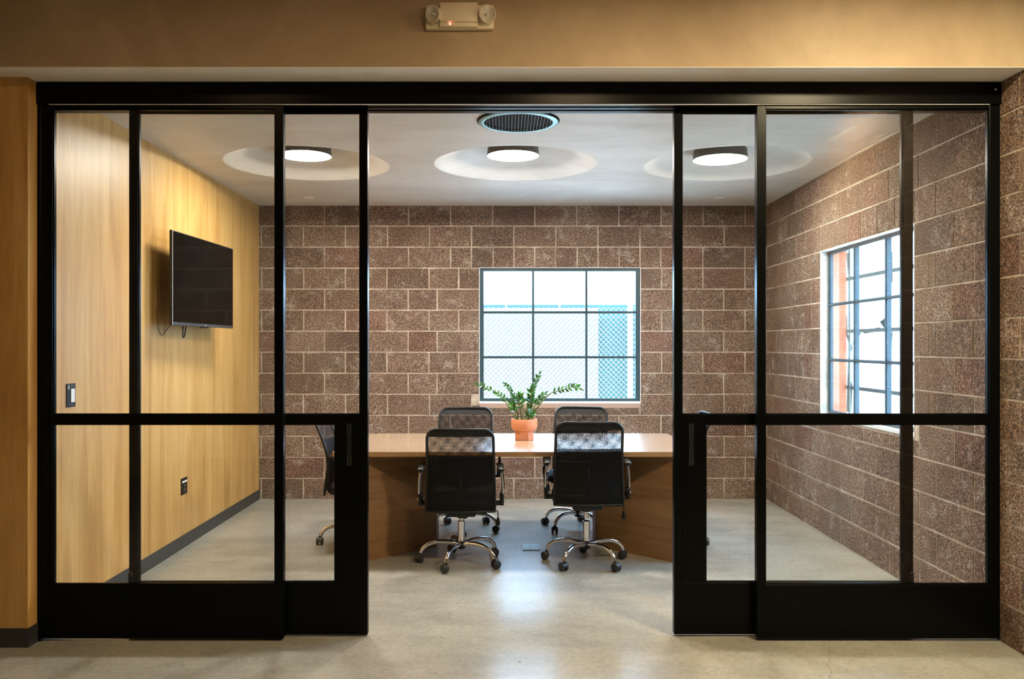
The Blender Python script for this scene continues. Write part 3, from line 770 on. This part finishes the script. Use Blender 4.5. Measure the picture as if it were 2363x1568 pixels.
    for z in (.50, .665):
        tube(bm, [surf(-1+2*j/12, z, .012) for j in range(13)], .016, 8, flat=.5, up=Vector((0, 1, 0)))
    tube(bm, [(0, -.19, .665), (0, -.20, .50), (0, -.17, .42), (0, -.08, .385+lift)], .022, 8, flat=.5, up=Vector((1, 0, 0))); build(bm, 'back_support', M_plastic, ch, 60)
    # armrests
    for sx in (-1, 1):
        bm = bmesh.new()
        tube(bm, cr([(sx*.272, -.135, .672), (sx*.270, -.10, .683), (sx*.266, .0, .686), (sx*.262, .10, .682), (sx*.262, .135, .668)], 4), [.018]+[.023]*15+[.016], 12, flat=.55)
        arm = build(bm, 'armrest', M_plastic, ch, 60)
        bm = bmesh.new()
        tube(bm, cr([(sx*.268, -.075, .675), (sx*.280, -.070, .62), (sx*.284, -.055, .56), (sx*.278, -.045, .50), (sx*.270, -.04, .44)], 4), [.030]*3+[.026]*10+[.024]*4, 12, flat=.42, up=Vector((0, 1, 0)) if False else Vector((1, 0, 0)))
        bbox(bm, min(sx*.20, sx*.272), max(sx*.20, sx*.272), -.075, .0, .425, .450, .006, 2)
        bbox(bm, min(sx*.262, sx*.290), max(sx*.262, sx*.290), -.085, .005, .425, .500, .008, 2)
        build(bm, 'arm_bracket', M_plastic, arm, 50)
        bm = bmesh.new(); tube(bm, [(sx*.275, -.103, .655), (sx*.281, -.099, .60), (sx*.281, -.090, .51)], .0085, 10); build(bm, 'chrome_strut', M_chrome, arm, 60)
        bm = bmesh.new(); lathe(bm, [(.013, 0), (.013, .005), (.008, .008), (.0001, .008)], 14, (sx*.290, -.04, .465), axis=(sx, 0, 0)); build(bm, 'arm_knob', M_chrome, arm, 60)
    return ch
R = math.radians
office_chair((-.30, 5.79, -.022), R(1), R(-108), 'black mesh office chair seen from behind in the doorway, left of the floor box')
office_chair((.555, 5.79, .022), R(-1), R(-126), 'black mesh office chair seen from behind in the doorway, right of the floor box')
office_chair((-.33, 6.80, .0), R(180), R(52), 'mesh office chair across the table, left of the potted plant')
office_chair((.59, 6.87, .0), R(169), R(-135), 'mesh office chair across the table, right of the potted plant')
office_chair((-1.10, 6.31, 0), R(-90), R(180), 'black office chair at the table end nearest the wood wall')
office_chair((1.208, 6.30, .02), R(90), R(0), 'black office chair at the table end nearest the block side wall')
for o in bpy.data.objects:      # chairs raised by their gas lift keep their casters on the floor
    if o.name.startswith('office_chair') and o.parent is None and abs(o.location.z) > .001:
        dz = o.location.z; o.location.z = 0
        for c_ in o.children:
            if c_.name.split('.')[0] not in ('hub', 'leg', 'caster', 'gas_cylinder'): c_.location.z = dz

# ---------------------------------------------------------------- potted plant
PXc, PYc = .146, 6.50
pl = empty('potted_plant', (PXc, PYc, TZ)); tag(pl, 'green potted plant in a terracotta footed pot on the conference table', 'plant')
bm = bmesh.new(); lathe(bm, [(.0001, .0), (.0745, .0), (.0765, .004), (.0765, .066), (.072, .070)], 8, off=PI/8); foot = build(bm, 'pot_foot', M_terra, pl)
bm = bmesh.new(); lathe(bm, [(.060, .067), (.074, .068), (.090, .078), (.0985, .095), (.100, .112), (.100, .158), (.0985, .161), (.093, .161), (.091, .158), (.090, .110)], 48); build(bm, 'pot', M_terra, pl, 50)
bm = bmesh.new(); lathe(bm, [(.0915, .146), (.05, .150), (.0001, .152)], 24); build(bm, 'soil', M_soil, pl)
def PP(zx, zy, dy=0.0):
    x = zx/7.128+1060; y = zy/7.128+840; Y = PYc+dy
    return Vector(((x-1166)/F*Y-PXc, dy, EYE-(y-797)/F*Y-TZ))
rp = random.Random(3)
def leaf(bm, base, d, L, W, nrm):
    d = d.normalized(); side = d.cross(nrm)
    if side.length < 1e-3: side = d.cross(Vector((1, .2, .1)))
    side.normalize(); up = side.cross(d).normalized()
    rows = []
    for i, (t, w_) in enumerate(((0, .10), (.18, .62), (.42, 1.0), (.68, .84), (.88, .42), (1.0, .03))):
        c = base+d*L*t-up*L*.10*t*t
        rows.append([bm.verts.new(c-side*W*w_/2+up*W*.10*w_), bm.verts.new(c), bm.verts.new(c+side*W*w_/2+up*W*.10*w_)])
    for A, B in zip(rows, rows[1:]):
        for j in range(2): bm.faces.new((A[j], A[j+1], B[j+1], B[j]))
stems = [
 ([(940, 930), (870, 790), (800, 690), (720, 560), (600, 465), (450, 400), (330, 350)], (.03, .08), .40, .034, 9),
 ([(970, 930), (955, 780), (900, 640), (860, 500), (815, 400), (760, 345)], (.02, -.05), .55, .026, 7),
 ([(1025, 930), (1010, 790), (985, 650), (960, 560), (900, 520)], (-.03, -.08), .35, .034, 8),
 ([(1085, 920), (1130, 700), (1180, 520), (1230, 350), (1310, 180)], (.0, .03), .45, .030, 11),
 ([(1180, 930), (1300, 700), (1420, 560), (1500, 490), (1640, 440), (1790, 400), (1880, 370), (1960, 400)], (.0, -.03), .48, .034, 9),
 ([(1140, 920), (1150, 740), (1175, 590), (1185, 450)], (-.03, -.05), .35, .040, 8),
 ([(1110, 930), (1150, 860), (1200, 810)], (-.06, -.09), .35, .040, 4),
 ([(1150, 920), (1200, 760), (1260, 660), (1340, 560), (1400, 500)], (.04, .09), .45, .034, 8),
 ([(1050, 930), (1060, 760), (1040, 640), (1000, 560), (1010, 500)], (.05, .10), .45, .036, 8),
 ([(960, 930), (920, 820), (880, 730), (860, 640)], (-.04, -.07), .45, .036, 6)]
for pts, (d0, d1_), st, L, n in stems:
    P3 = [PP(x, y, d0*.5+(d1_-d0*.5)*i/(len(pts)-1)) for i, (x, y) in enumerate(pts)]
    P3[0].x = max(-.07, min(.07, P3[0].x)); P3[0].z = .148
    cv = cr(P3, 8)
    bm = bmesh.new(); tube(bm, cv, [.0065-.0048*i/len(cv) for i in range(len(cv))], 7); s_ = build(bm, 'stem', M_stem, pl, 60)
    bm = bmesh.new(); m = len(cv)
    for k in range(n):
        f = st+(1-st)*(k+.3)/n; i = min(int(f*(m-1)), m-2); base = cv[i]; tan = (cv[i+1]-cv[i]).normalized()
        for sd in (-1, 1):
            sidev = tan.cross(Vector((rp.uniform(-.4, .4), -1, rp.uniform(-.2, .6)))).normalized()*sd
            d = (tan*.75+sidev*.9+Vector((0, rp.uniform(-.5, .5), rp.uniform(-.1, .35))))
            leaf(bm, base, d, L*rp.uniform(.9, 1.35), L*rp.uniform(.42, .58), Vector((rp.uniform(-.6, .6), -1+rp.uniform(-.2, .6), .5)))
    leaf(bm, cv[-1], (cv[-1]-cv[-2]), L*1.3, L*.5, Vector((0, -1, .4)))
    build(bm, 'leaves', M_leaf, s_, 80)
